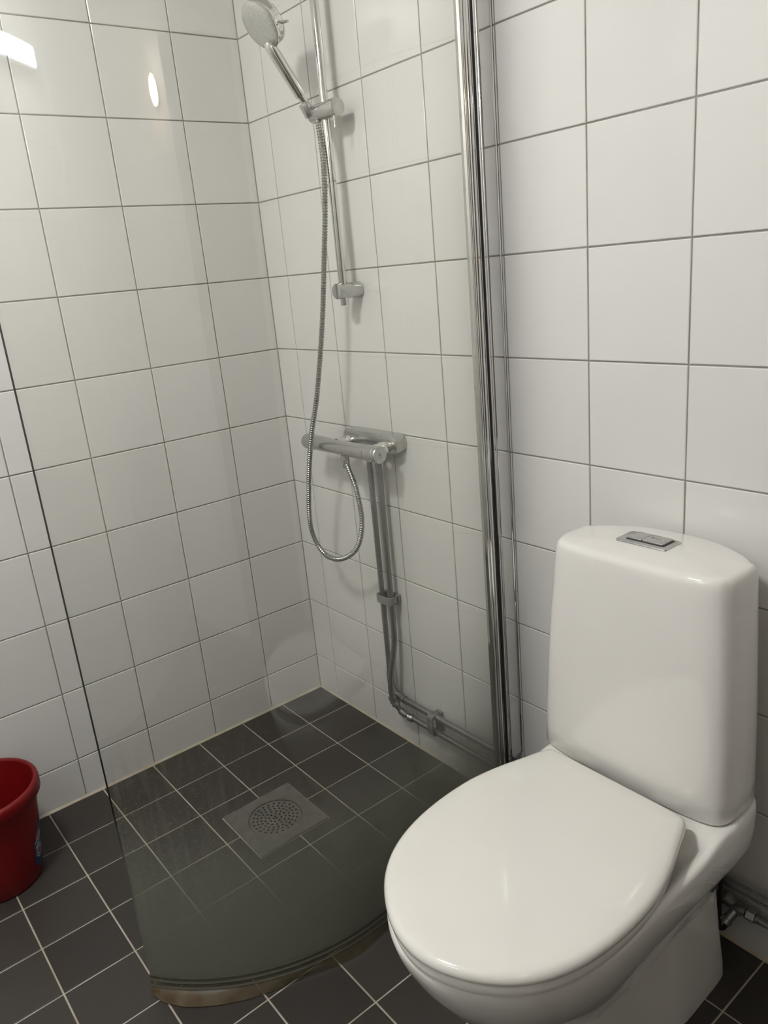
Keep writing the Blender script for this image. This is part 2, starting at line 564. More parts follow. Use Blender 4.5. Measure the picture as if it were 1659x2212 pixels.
# ------------------------------------------------------------------ lamps
lamp = thing('ceiling_lamp', 'round white ceiling lamp with a glowing opal shade', 'lamp', (0.93, -1.34, ROOM_Z))
lathe_axis('lamp_base', (0, 0, 0), (0, 0, -1), [(0, 0.15), (0.018, 0.155), (0.022, 0.15)], M_CEIL, lamp)
sh = lathe_axis('lamp_shade', (0, 0, -0.0225), (0, 0, -1), [(0, 0.14), (0.02, 0.145), (0.045, 0.13), (0.062, 0.09), (0.068, 0.03)], emit_mat('opal_shade_glow', (1.0, 0.985, 0.955), CEIL_STRENGTH), lamp)
ml = thing('mirror_lamp', 'long cool white strip lamp on the far tiled wall', 'lamp', (1.31, ROOM_Y, 1.93))
rbox('lamp_body', (-0.20, 0.0, -0.03), (0.20, 0.035, 0.03), 0.004, M_CEIL, ml)
rbox('lamp_shade', (-0.19, 0.0355, -0.025), (0.19, 0.06, 0.025), 0.008, emit_mat('cool_strip_glow', (0.82, 0.93, 1.0), MIRROR_STRENGTH), ml)
wl = thing('wall_lamp', 'small warm wall lamp with a frosted glass globe', 'lamp', (ROOM_X, -1.09, 1.90))
lathe_axis('lamp_base', (0, 0, 0), (-1, 0, 0), cyl_prof(0.03, 0.045), M_CHROME, wl)
lathe_axis('lamp_globe', (-0.0305, 0, 0), (-1, 0, 0), [(0, 0.02), (0.01, 0.035), (0.03, 0.045), (0.05, 0.042), (0.07, 0.025), (0.075, 0.008)], emit_mat('warm_globe_glow', (1.0, 0.78, 0.48), WARM_STRENGTH), wl)

# ------------------------------------------------------------------ toilet
toilet = thing('toilet', 'white porcelain toilet with its lid closed and tall tapered cistern against the tiled wall', 'toilet', (1.324, 0, 0))

def mirror_outline(half, n=6):
    """half outline from front centre to back centre -> closed smooth ring"""
    full = [Vector((x, y, 0)) for x, y in half] + [Vector((-x, y, 0)) for x, y in half[-2:0:-1]]
    return catmull(full, n, True)

def inset_ring(ring, d):
    n = len(ring); out = []
    area = sum(ring[i].x * ring[(i + 1) % n].y - ring[(i + 1) % n].x * ring[i].y for i in range(n))
    sg = 1 if area > 0 else -1
    for i in range(n):
        t = (ring[(i + 1) % n] - ring[i - 1]); t.z = 0; t.normalize()
        nrm = Vector((-t.y, t.x, 0)) * sg
        out.append(ring[i] + nrm * d)
    return out

def at_z(ring, z):
    return [Vector((p.x, p.y, z)) for p in ring]

# seat outline (half): x, y
LID = [(0.0, -0.712), (0.045, -0.7045), (0.092, -0.681), (0.133, -0.646), (0.163, -0.600), (0.182, -0.541), (0.190, -0.472),
       (0.188, -0.402), (0.1755, -0.340), (0.159, -0.288), (0.1475, -0.252), (0.139, -0.235), (0.125, -0.2285), (0.07, -0.2275), (0.0, -0.2275)]
# the seat sits a little askew on its hinges
lidr = [Vector((p.x - 0.016 + 0.035 * -p.y, p.y, 0)) for p in mirror_outline(LID, 5)]
def dome(ring, z, k, cy=-0.47):
    return [Vector((p.x * k + 0.0005 * (1 - k), cy + (p.y - cy) * k, z)) for p in ring]
rings = [at_z(inset_ring(lidr, 0.010), 0.4205), at_z(inset_ring(lidr, 0.003), 0.4215), at_z(inset_ring(lidr, 0.0), 0.425), at_z(inset_ring(lidr, 0.0), 0.430),
         at_z(inset_ring(lidr, 0.002), 0.4345), at_z(inset_ring(lidr, 0.0055), 0.4378), at_z(inset_ring(lidr, 0.011), 0.4398)]
base = inset_ring(lidr, 0.011)
rings += [dome(base, 0.4405 + 0.0035 * (1 - k * k), k) for k in (0.9, 0.75, 0.55, 0.35, 0.15)]
v, f = loft(rings)
mesh_obj('seat_lid', v, f, M_SEAT, toilet, True, 60)
# seat ring under the lid
rings = [at_z(inset_ring(lidr, 0.012), 0.4005), at_z(inset_ring(lidr, 0.005), 0.402), at_z(inset_ring(lidr, 0.0035), 0.408), at_z(inset_ring(lidr, 0.005), 0.4165), at_z(inset_ring(lidr, 0.009), 0.4182)]
inner = inset_ring(lidr, 0.07)
rings += [at_z(inner, 0.4182), at_z(inner, 0.402)]
v, f = loft(rings, False, False)
nseg = len(lidr)
nr = len(rings)
for i in range(nseg):
    k = (i + 1) % nseg
    f.append((i, (nr - 1) * nseg + i, (nr - 1) * nseg + k, k))
mesh_obj('seat_ring', v, f, M_SEAT, toilet, True, 60)
# hinge block behind the lid
for sx in (-1, 1):
    rbox('hinge', (sx * 0.085 - 0.030, -0.2280, 0.396), (sx * 0.085 + 0.014, -0.2105, 0.4190), 0.004, M_SEAT, toilet)

# bowl shell
def bowl_ring(w, front, wr, back, z):
    # half outline from the front to the back
    a = front; L = -front
    half = [(0, a), (0.24 * w, a + 0.006), (0.49 * w, a + 0.030 * L / 0.7), (0.71 * w, a + 0.065 * L / 0.7), (0.865 * w, a + 0.112 * L / 0.7),
            (0.965 * w, a + 0.172 * L / 0.7), (w, a + 0.24 * L / 0.7), ((w + wr) / 2, a * 0.55), (wr, a * 0.40), (wr, -0.20),
            (wr * 0.99, -0.125), (wr * 0.92, back - 0.045), (wr * 0.6, back - 0.012), (0, back)]
    return at_z(mirror_outline(half, 5), z)
spec = [  # w, front, rear w, back, z
    (0.045, -0.49, 0.070, -0.10, 0.075), (0.078, -0.525, 0.088, -0.09, 0.105), (0.105, -0.560, 0.104, -0.08, 0.15), (0.130, -0.600, 0.122, -0.07, 0.20),
    (0.152, -0.640, 0.141, -0.055, 0.255), (0.168, -0.668, 0.1635, -0.045, 0.30), (0.179, -0.688, 0.1795, -0.037, 0.335), (0.1835, -0.700, 0.1815, -0.033, 0.365), (0.1850, -0.706, 0.1820, -0.032, 0.390)]
rings = [bowl_ring(*s) for s in spec]
top = bowl_ring(0.1850, -0.706, 0.1820, -0.032, 0.396)
def lift(ring, z):
    out = []
    for p in ring:
        t = max(0.0, min(1.0, (p.y + 0.275) / 0.075)); t = t * t * (3 - 2 * t)
        out.append(Vector((p.x, p.y, z + 0.0135 * t)))
    return out
rings.append(lift(at_z(inset_ring(top, 0.0015), 0), 0.3945))
rings.append(lift(at_z(inset_ring(top, 0.006), 0), 0.3985))
rings.append(lift(at_z(inset_ring(top, 0.014), 0), 0.3975))
def deck(ring, d, z):
    out = []
    for p in inset_ring(ring, d):
        t = max(0.0, min(1.0, (p.y + 0.235) / 0.03)); t = t * t * (3 - 2 * t)
        out.append(Vector((p.x, p.y, z + (0.4105 - z) * t)))
    return out
rings.append(deck(top, 0.030, 0.384))
rings.append(deck(top, 0.050, 0.378))
rings.append(deck(top, 0.09, 0.378))
v, f = loft(rings)
mesh_obj('bowl', v, f, M_PORC, toilet, True, 60)

# pedestal
def ped_ring(wr, wf, front, back, z):
    half = [(0, front), (0.5 * wf, front + 0.006), (0.85 * wf, front + 0.03), (wf, front + 0.075), (wf * 1.0, -0.345), (wf * 1.02, -0.295), ((wf + wr) / 2, -0.262), (wr, -0.235), (wr, -0.16),
            (wr * 0.985, back - 0.035), (wr * 0.93, back - 0.012), (wr * 0.7, back), (0, back)]
    return [p + Vector((-0.010, 0, 0)) for p in at_z(mirror_outline(half, 4), z)]
rings = [ped_ring(0.146, 0.118, -0.50, -0.066, 0.001), ped_ring(0.144, 0.115, -0.495, -0.066, 0.03), ped_ring(0.133, 0.102, -0.485, -0.066, 0.10), ped_ring(0.124, 0.090, -0.48, -0.066, 0.18), ped_ring(0.116, 0.084, -0.47, -0.066, 0.26), ped_ring(0.110, 0.080, -0.45, -0.066, 0.33)]
v, f = loft(rings)
mesh_obj('pedestal', v, f, M_PORC, toilet, True, 60)

# cistern
TX = -0.0135
def tank_ring(w, fr, z):
    half = [(0, fr - 0.006), (0.30 * w, fr - 0.0055), (0.58 * w, fr - 0.003), (0.80 * w, fr + 0.002), (0.925 * w, fr + 0.012), (0.985 * w, fr + 0.030), (w, fr + 0.055),
            (w, fr + 0.08), (0.985 * w, fr + 0.103), (0.93 * w, -0.072), (0.76 * w, -0.048), (0.42 * w, -0.022), (0, -0.014)]
    return [p + Vector((TX, 0, 0)) for p in at_z(mirror_outline(half, 5), z)]
ZT0, ZT1 = 0.412, 0.826
def tank_at(z, ins=0.0):
    t = (z - ZT0) / (ZT1 - ZT0)
    bul = 0.004 * math.sin(math.pi * max(0, min(1, t)))
    r = tank_ring(0.1875 - 0.0215 * t + bul, -0.203 + 0.019 * t - bul * 0.6, z)
    return inset_ring(r, ins) if ins else r
rings = [tank_at(0.4118, 0.008), tank_at(0.4130, 0.003), tank_at(0.4170)]
rings += [tank_at(ZT0 + (0.804 - ZT0) * k / 9) for k in range(1, 10)]
rings += [tank_at(0.8170, 0.0006), tank_at(0.8225, 0.0020), tank_at(0.8268, 0.0045), tank_at(0.8294, 0.0080), tank_at(0.8304, 0.0125)]
b0 = tank_at(0.8304, 0.0125)
rings += [[Vector((TX + (p.x - TX) * k, -0.10 + (p.y + 0.10) * k, 0.8304 + 0.0060 * (1 - k * k))) for p in b0] for k in (0.9, 0.75, 0.55, 0.35, 0.15)]
v, f = loft(rings)
mesh_obj('cistern', v, f, M_PORC, toilet, True, 60)

# flush plate
fp_o = Vector((-0.027, -0.104, 0.8348))
def plate(name, w, h, r, z0, z1, cx, cy, mat, parent, bev=0.0015):
    p = [Vector((x + cx, y + cy, 0)) for x, y in rounded_rect(w, h, r)]
    rg = [at_z(p, z0), at_z(p, z1 - bev), at_z(inset_ring(p, bev * 0.4), z1 - bev * 0.3), at_z(inset_ring(p, bev), z1)]
    v, f = loft(rg)
    return mesh_obj(name, v, f, mat, parent, True, 40)
fl = plate('flush_plate', 0.097, 0.052, 0.007, fp_o.z - 0.004, fp_o.z + 0.0035, fp_o.x, fp_o.y, M_SCALE, toilet)
fl['label'] = 'chromed double flush plate'
plate('button_gap_shade', 0.0725, 0.0375, 0.003, fp_o.z + 0.0030, fp_o.z + 0.0038, fp_o.x + 0.0025, fp_o.y + 0.0025, M_BLACK, fl, 0.0002)  # black plate stands in for the shade in the slot round the buttons
plate('flush_button', 0.0260, 0.0335, 0.0025, fp_o.z + 0.0036, fp_o.z + 0.0062, fp_o.x - 0.0190, fp_o.y + 0.0052, M_SCALE, fl, 0.0008)
plate('flush_button', 0.0395, 0.0335, 0.0025, fp_o.z + 0.0036, fp_o.z + 0.0062, fp_o.x + 0.0145, fp_o.y + 0.0052, M_SCALE, fl, 0.0008)
lathe_axis('logo', (fp_o.x + 0.004, fp_o.y + 0.008, fp_o.z + 0.0061), (0, 0, 1), [(0, 0.0032), (0.0003, 0.0032)], M_GREYP, fl, 20)
for k in range(3):
    plate('logo', 0.0028, 0.0030, 0.0008, fp_o.z + 0.0060, fp_o.z + 0.0064, fp_o.x + 0.0105 + 0.0042 * k, fp_o.y + 0.007, M_GREYP, fl, 0.0002)

# ------------------------------------------------------------------ shower screen
screen = thing('shower_screen', 'curved clear glass shower screen with a chrome hinge post and limescale near the floor', 'shower screen')
gc = Vector((0.4624, -0.520, 0)); gr = 0.4686
path = []
for k in range(0, 41):
    path.append(None)
a_end = math.atan2(-0.907 + 0.520, 0.735 - 0.4624)
arc = [gc + Vector((math.cos(a_end * (1 - k / 40)), math.sin(a_end * (1 - k / 40)), 0)) * gr for k in range(41)]
post = Vector((0.880, -0.0665, 0))
A = arc[-1]
straight = [A * (1 - t) ** 2 + (A + Vector((-0.001, 0.20, 0))) * 2 * t * (1 - t) + post * t * t for t in [k / 16 for k in range(1, 17)]]
gpath = arc + straight          # from the free edge to the post
def normals2(P):
    out = []
    for i in range(len(P)):
        t = (P[min(i + 1, len(P) - 1)] - P[max(i - 1, 0)]); t.z = 0; t.normalize()
        out.append(Vector((t.y, -t.x, 0)))      # points away from the shower
    return out
gn = normals2(gpath)
ZG0, ZG1 = 0.034, 1.985
def wall_strip(name, P, N, sections, mat, parent, sharp=40):
    """sections: closed list of (offset along the normal, z) per path point (function of index fraction)"""
    rings = []
    n = len(P)
    for i in range(n):
        rings.append([P[i] + N[i] * o + Vector((0, 0, z)) for o, z in sections(i / (n - 1))])
    v, f = loft(rings)
    return mesh_obj(name, v, f, mat, parent, True, sharp)
NZ = 24
def glass_sec(t):
    zs = [ZG0 + (ZG1 - ZG0) * k / NZ for k in range(NZ + 1)]
    return [(0.003, z) for z in zs] + [(-0.003, z) for z in reversed(zs)]
wall_strip('glass_pane', gpath, gn, glass_sec, M_GLASS, screen, 50)
edge = [gpath[0] + (gpath[0] - gpath[1]).normalized() * d + gn[0] * o for d, o in ((0.0002, 0.0022), (0.0002, -0.0022), (0.0008, -0.0016), (0.0008, 0.0016))]
v, f = loft([[p + Vector((0, 0, z)) for p in edge] for z in (ZG0 + 0.02, ZG1)])
mesh_obj('glass_edge', v, f, M_EDGE, screen)
# bottom seal: ridged channel on the glass and a lip that drags on the floor
def seal_ch(t):
    return [(0.0036, 0.052), (0.0050, 0.050), (0.0052, 0.043), (0.0075, 0.040), (0.0056, 0.037), (0.0058, 0.030), (0.0080, 0.027), (0.0045, 0.024), (-0.0050, 0.024), (-0.0055, 0.030), (-0.0050, 0.050), (-0.0036, 0.052), (-0.0034, 0.0335), (0.0034, 0.0335)]
wall_strip('seal_channel', gpath[:52], gn[:52], seal_ch, M_CLEAR, screen, 25)
def lerp_tab(t, tab):
    for (a, x), (b, y) in zip(tab, tab[1:]):
        if t <= b:
            k = (t - a) / (b - a); k = k * k * (3 - 2 * k)
            return x + (y - x) * k
    return tab[-1][1]
def seal_lip(t):
    # the lip drags outwards on the floor past the free end and stands clear of it further on
    fl_ = lerp_tab(t, [(0, 0.010), (0.06, 0.020), (0.14, 0.026), (0.31, 0.0195), (0.5, 0.007), (0.62, 0.011), (0.74, 0.016), (0.88, 0.006), (1.0, 0.004)])
    zb = lerp_tab(t, [(0, 0.006), (0.08, 0.0025), (0.36, 0.0025), (0.55, 0.008), (0.74, 0.004), (0.9, 0.010), (1.0, 0.012)])
    wv = 0.0010 * math.sin(t * 31)
    return [(0.003, 0.024), (0.005, 0.023), (0.40 * fl_ + 0.005, 0.016 + wv), (fl_ + wv, zb + 0.001), (fl_ - 0.0025 + wv, zb), (0.3 * fl_ + 0.001, 0.0135 + wv), (-0.001, 0.023)]
wall_strip('seal_lip', gpath[:52], gn[:52], seal_lip, M_SEAL, screen, 60)

# wall post: grooved chrome extrusions
def extrude(name, poly, z0, z1, mat, parent, sharp=25, n=1):
    rg = [[Vector((x, y, z0 + (z1 - z0) * k / n)) for x, y in poly] for k in range(n + 1)]
    v, f = loft(rg)
    return mesh_obj(name, v, f, mat, parent, True, sharp)
def arc_pts(cx, cy, r, a0, a1, n=10):
    return [(cx + r * math.cos(math.radians(a0 + (a1 - a0) * k / n)), cy + r * math.sin(math.radians(a0 + (a1 - a0) * k / n))) for k in range(n + 1)]
ZP0, ZP1 = 0.012, 2.0
wp = extrude('wall_channel', [(0.868, -0.0005), (0.8975, -0.0005), (0.8975, -0.0030), (0.8962, -0.0042), (0.8952, -0.0350), (0.8945, -0.0362), (0.868, -0.0362)], 0.176, ZP1, M_CHROME, screen)
extrude('fixing_flange', [(0.868, -0.0363), (0.8925, -0.0363), (0.8935, -0.0372), (0.8935, -0.0385), (0.8915, -0.0395), (0.8925, -0.0405), (0.8925, -0.0428), (0.8910, -0.0438), (0.868, -0.0438)], ZP0, ZP1, M_CHROME, screen)
extrude('dark_reflection_strip', [(0.870, -0.0439), (0.8900, -0.0439), (0.8890, -0.0470), (0.870, -0.0470)], ZP0, ZP1, M_BLACK, screen)  # black strip stands in for a dark reflection in the chrome post
extrude('pivot_post', [(0.862, -0.0471), (0.8870, -0.0471)] + arc_pts(0.8790, -0.0540, 0.0090, 35, -55, 12) + [(0.862, -0.0618)], ZP0, ZP1, M_CHROME, screen, 30)
extrude('glass_clamp', [(0.870, -0.0619), (0.8835, -0.0619)] + arc_pts(0.8815, -0.0655, 0.0040, 60, -60, 8) + [(0.8830, -0.0702), (0.8780, -0.0722), (0.870, -0.0705)], ZP0, ZP1, M_CHROME, screen, 30)
for zz in (ZP0 - 0.006, ZP1):
    rbox('end_cap', (0.860, -0.073, zz), (0.898, -0.0366, zz + 0.0055), 0.001, M_GREYP, screen)

# ------------------------------------------------------------------ floor drain
drain = thing('floor_drain', 'square steel floor drain with a round perforated grate set in the dark tiles', 'drain', (0.46225, -0.46125, 0))
def curve_plate(name, outer, holes, thick, mat, parent, z):
    cu = bpy.data.curves.new(name, 'CURVE'); cu.dimensions = '2D'; cu.fill_mode = 'BOTH'; cu.extrude = thick / 2
    for pts in [outer] + holes:
        sp = cu.splines.new('POLY'); sp.points.add(len(pts) - 1); sp.use_cyclic_u = True
        for p, (x, y) in zip(sp.points, pts):
            p.co = (x, y, 0, 1)
    tmp = bpy.data.objects.new(name, cu); COL.objects.link(tmp)
    dg = bpy.context.evaluated_depsgraph_get()
    me = bpy.data.meshes.new_from_object(tmp.evaluated_get(dg))
    bpy.data.objects.remove(tmp); bpy.data.curves.remove(cu)
    me.name = name
    me.materials.clear()
    me.materials.append(mat)
    for p in me.polygons:
        p.use_smooth = False
    o = bpy.data.objects.new(name, me)
    link(o, parent)
    o.location = (0, 0, z)
    return o
def circ(r, n, cx=0, cy=0):
    return [(cx + r * math.cos(2 * math.pi * k / n), cy + r * math.sin(2 * math.pi * k / n)) for k in range(n)]
GR = 0.0685
curve_plate('drain_plate', rounded_rect(0.196, 0.196, 0.002, 2), [circ(GR, 56)], 0.004, M_STEEL, drain, 0.0004)
holes = []
for rr, n, ph in ((0.0045, 3, 0.5), (0.0155, 8, 0.2), (0.0260, 13, 0.1), (0.0362, 19, 0), (0.0462, 24, 0.1), (0.0565, 24, 0.05)):
    for k in range(n):
        a = 2 * math.pi * k / n + ph
        holes.append(circ(0.0031, 9, rr * math.cos(a), rr * math.sin(a)))
curve_plate('drain_grate', circ(GR - 0.0013, 56), holes, 0.003, M_STEEL, drain, -0.0005)
lathe_axis('drain_cup', (0, 0, -0.060), (0, 0, 1), [(0, 0.055), (0.003, 0.060), (0.0030, 0.056), (0.0031, 0.02)], M_BLACK, drain)
tube_w = [[Vector((r * math.cos(2 * math.pi * k / 40), r * math.sin(2 * math.pi * k / 40), z)) for k in range(40)] for r, z in ((0.0725, -0.0017), (0.0625, -0.058))]
v, f = loft(tube_w, False, False)
mesh_obj('drain_wall', v, f, M_BLACK, drain)

# ------------------------------------------------------------------ riser rail
rail = thing('shower_rail', 'vertical chrome shower rail with a sliding holder on the tiled shower wall', 'shower rail', (0.4235, 0, 0))
BY = -0.050
lathe_axis('bar', (0, BY, 1.237), (0, 0, 1), cyl_prof(0.76, 0.0098, 0.001), M_CHROME, rail, 32)
for z in (1.271, 1.955):
    lathe_axis('wall_bracket', (0, -0.0003, z), (0, -1, 0), cyl_prof(0.0705, 0.0185, 0.002), M_SCALE, rail, 40)
slz = 1.664
sl = lathe_axis('slider', (-0.043, BY - 0.004, slz), (1, 0, 0), cyl_prof(0.098, 0.0190, 0.002), M_SCALE, rail, 40)
tube_obj('slider_lever', [(0.048, BY - 0.012, slz - 0.018), (0.048, BY - 0.012, slz - 0.042)], 0.0017, M_CHROME, sl, 10)
lathe_axis('hose_holder', (-0.036, BY - 0.016, slz - 0.004), (0, -0.50, 0.86), cyl_prof(0.030, 0.0125, 0.001), M_SCALE, sl, 28)

# ------------------------------------------------------------------ hand shower
hs = thing('hand_shower', 'round chrome hand shower with a speckled spray face resting in the slider', 'hand shower', (0.383, -0.0755, 1.690))
hd = Vector((0, -0.575, 0.818)).normalized()
lathe_axis('handle', (0, 0, 0), hd, [(0.0, 0.0085), (0.014, 0.0090), (0.0145, 0.0122), (0.06, 0.0130), (0.11, 0.0135), (0.13, 0.0130), (0.14, 0.009)], M_CHROME, hs, 32)
fn = Vector((0.02, -0.818, -0.575)).normalized()
hc = Vector((-0.002, -0.0940, 0.1435))
lathe_axis('head', hc - fn * 0.034, fn, [(0, 0.012), (0.002, 0.034), (0.0045, 0.0445), (0.009, 0.0490), (0.016, 0.0500), (0.022, 0.0480), (0.027, 0.0490), (0.031, 0.0510), (0.033, 0.0505), (0.034, 0.047)], M_CHROME, hs, 48, 40)
fc = lathe_axis('spray_face', hc + fn * 0.0002, fn, [(0, 0.0485), (0.0012, 0.0470), (0.0030, 0.036), (0.0042, 0.02), (0.0045, 0.004)], M_FACE, hs, 48, 50)
side = fn.cross(hd).normalized()
if side.x < 0:
    side = -side
lv0 = hc - fn * 0.020 + side * 0.044 - hd * 0.018
tube_obj('selector_lever', [lv0, lv0 + side * 0.022 - hd * 0.003], [0.0030, 0.0026], M_SCALE, hs, 12)

# ------------------------------------------------------------------ hose
hp = [(0.4000, -0.060, 1.668), (0.4090, -0.0625, 1.642), (0.4215, -0.068, 1.557), (0.4200, -0.076, 1.459), (0.4070, -0.085, 1.347), (0.3910, -0.100, 1.198), (0.3560, -0.115, 1.028),
      (0.3130, -0.122, 0.905), (0.2710, -0.120, 0.772), (0.2480, -0.115, 0.645), (0.2900, -0.110, 0.579), (0.3605, -0.105, 0.5765), (0.4340, -0.100, 0.622), (0.4640, -0.095, 0.698), (0.4476, -0.090, 0.7805), (0.4180, -0.0862, 0.832), (0.4060, -0.0855, 0.850)]
fine = catmull(hp, 60)
# resample to a fixed step so that the ridges are even
step = 0.0016
res = [fine[0]]; acc = 0.0
for i in range(1, len(fine)):
    seg_ = (fine[i] - fine[i - 1]).length
    while acc + seg_ >= step:
        tt = (step - acc) / seg_
        np_ = fine[i - 1].lerp(fine[i], tt)
        res.append(np_); fine[i - 1] = np_
        seg_ = (fine[i] - np_).length; acc = 0.0
    acc += seg_
rad = [(0.0070, 0.0068, 0.0054, 0.0054)[i % 4] for i in range(len(res))]
v, f = tube(res, rad, 12)
hose = mesh_obj('shower_hose', v, f, M_HOSE, None, True, 28)
tag(hose, 'ribbed metal shower hose hanging in a loop below the mixer', 'hose')

# ------------------------------------------------------------------ mixer
mix = thing('shower_mixer', 'limescaled chrome thermostatic shower mixer bar with round end knobs on the shower wall', 'shower mixer', (0.394, 0, 0.886))
MY = -0.085
# wall plate
wpts = [Vector((x, 0, z)) for x, z in rounded_rect(0.222, 0.048, 0.021, 8)]
def plate_ring(d, ins):
    cx, cz = 0.051, 0.012
    return [Vector((cx + p.x * (1 - ins / 0.111), -d, cz + p.z * (1 - ins / 0.024))) for p in wpts]
v, f = loft([plate_ring(0.0003, 0), plate_ring(0.029, 0), plate_ring(0.033, 0.0012), plate_ring(0.0350, 0.005)])
mesh_obj('wall_plate', v, f, M_SCALE, mix, True, 40)
for x in (-0.024, 0.126):
    lathe_axis('connector', (x, -0.034, 0.006), (0, -1, 0), [(0, 0.0140), (0.010, 0.0140), (0.0105, 0.0165), (0.022, 0.0165), (0.0225, 0.0145), (0.048, 0.0145)], M_CHROME, mix, 32)
# body: swelling bar
sec = []
for k in range(0, 25):
    t = k / 24; x = -0.118 + 0.228 * t
    sw = math.exp(-((t - 0.10) / 0.16) ** 2) + math.exp(-((t - 0.93) / 0.16) ** 2)
    ry = 0.0195 + 0.0; back = 0.006 * sw
    ring = []
    for q in range(28):
        a = 2 * math.pi * q / 28
        yy = math.cos(a); zz = math.sin(a)
        ring.append(Vector((x, MY - 0.0205 * yy if yy > 0 else MY - (0.0205 + back) * yy, 0.0195 * zz * (1 - 0.04 * math.sin(math.pi * t)))))
    sec.append(ring)
v, f = loft(sec)
mesh_obj('mixer_body', v, f, M_SCALE, mix, True, 40)
lathe_axis('knob', (-0.1185, MY, 0), (-1, 0, 0), [(0, 0.0185), (0.002, 0.0205), (0.036, 0.0205), (0.041, 0.019), (0.0425, 0.016)], M_SCALE, mix, 40)
kn = lathe_axis('knob', (0.1105, MY, 0), (1, 0, 0), [(0, 0.0190), (0.001, 0.0208), (0.034, 0.0208), (0.035, 0.0200), (0.0365, 0.0200), (0.0375, 0.0212), (0.047, 0.0212), (0.0490, 0.0200)], M_SCALE, mix, 40)
# faint mark on the knob end
for dy, dz, wy, wz in ((0, 0.005, 0.007, 0.0016), (-0.0028, 0.0025, 0.0016, 0.005), (0, 0.0, 0.007, 0.0016), (0.0028, -0.0025, 0.0016, 0.005), (0, -0.005, 0.007, 0.0016)):
    rbox('mark', (0.1594, MY + dy - wy / 2, dz - wz / 2), (0.1598, MY + dy + wy / 2, dz + wz / 2), 0, M_GREYP, kn)
lathe_axis('outlet', (0.0105, MY, -0.0175), (0, 0, -1), [(0, 0.0095), (0.008, 0.0095), (0.0085, 0.0115), (0.022, 0.0115), (0.0235, 0.0085), (0.034, 0.0078)], M_SCALE, mix, 28)

# ------------------------------------------------------------------ water pipes
PY = -0.026
XE = 1.62
p1 = bend([(0.4285, PY, 0.8735), (0.4285, PY, 0.215), (0.4340, PY, 0.172), (0.462, PY, 0.159), (XE, PY, 0.159)], 0.03)
p2 = bend([(0.4675, PY, 0.8735), (0.4660, PY, 0.335), (0.4560, PY - 0.022, 0.220), (0.4560, PY - 0.024, 0.165), (0.4860, PY - 0.012, 0.120), (0.5120, PY, 0.111), (1.4400, PY, 0.111)], 0.035)
pipeA = thing('water_pipe', 'dull chromed water pipe, the upper one of the pair along the wall foot', 'pipe')
tube_obj('pipe_run', p1, 0.0078, M_DULL, pipeA, 16)
tube_obj('elbow_fitting', bend([(0.4285, PY, 0.225), (0.4285, PY, 0.190), (0.4400, PY, 0.165), (0.470, PY, 0.159), (0.488, PY, 0.159)], 0.02), 0.0102, M_DULL, pipeA, 16)
pipeB = thing('water_pipe', 'dull chromed water pipe that crosses over its neighbour and runs lowest along the wall foot', 'pipe')
tube_obj('pipe_run', p2, 0.0078, M_DULL, pipeB, 16)
tube_obj('elbow_fitting', [(0.4565, PY - 0.023, 0.170), (0.4640, PY - 0.021, 0.150)], 0.0108, M_DULL, pipeB, 16)
d2 = Vector((0.03, 0.012, -0.045)).normalized(); q0 = Vector((0.4660, PY - 0.020, 0.150))
tube_obj('coupling', [q0, q0 + d2 * 0.008], 0.0122, M_SCALE, pipeB, 18)
tube_obj('coupling', [(0.4800, PY - 0.014, 0.128), (0.4960, PY - 0.008, 0.117)], 0.0102, M_DULL, pipeB, 16)
tube_obj('coupling', [(0.5020, PY - 0.005, 0.113), (0.5150, PY, 0.111)], 0.0115, M_DULL, pipeB, 18)

def clamp(name, label, origin, vertical):
    t = thing(name, label, 'pipe clamp', origin)
    # band around both pipes plus foot on the wall
    w_, d_, h_ = 0.068, 0.036, 0.020
    bars = []
    bm = bmesh.new()
    pts = rounded_rect(0.064, 0.034, 0.012, 5)
    inn = rounded_rect(0.056, 0.026, 0.009, 5)
    hh = 0.011
    def P3(x, y, z):
        return (x, PY + y, z) if vertical else (z, PY + y, -x)
    n = len(pts)
    vo = [[bm.verts.new(P3(x, y, s * hh)) for x, y in pts] for s in (-1, 1)]
    vi = [[bm.verts.new(P3(x, y, s * hh)) for x, y in inn] for s in (-1, 1)]
    for i in range(n):
        k = (i + 1) % n
        bm.faces.new((vo[0][i], vo[0][k], vo[1][k], vo[1][i]))
        bm.faces.new((vi[0][k], vi[0][i], vi[1][i], vi[1][k]))
        bm.faces.new((vo[1][i], vo[1][k], vi[1][k], vi[1][i]))
        bm.faces.new((vo[0][k], vo[0][i], vi[0][i], vi[0][k]))
    bm_obj('band', bm, M_GREYP, t, True, 40)
    a = (-0.03, -0.0095, -0.011); b = (0.03, -0.0004, 0.011)
    if vertical:
        rbox('foot', a, b, 0.002, M_GREYP, t)
        tube_obj('screw', [(0.036 - 0.004, PY, 0), (0.0345, PY, 0)], 0.0028, M_SCALE, t, 10)
    else:
        rbox('foot', (a[2], a[1], a[0]), (b[2], b[1], b[0]), 0.002, M_GREYP, t)
        tube_obj('screw', [(0, PY, 0.0320), (0, PY, 0.0345)], 0.0028, M_SCALE, t, 10)
    return t
clamp('pipe_clamp', 'grey clamp holding the two upright pipes below the mixer', (0.448, 0, 0.458), True)
clamp('pipe_clamp', 'grey clamp holding the two level pipes near the shower floor', (0.606, 0, 0.135), False)

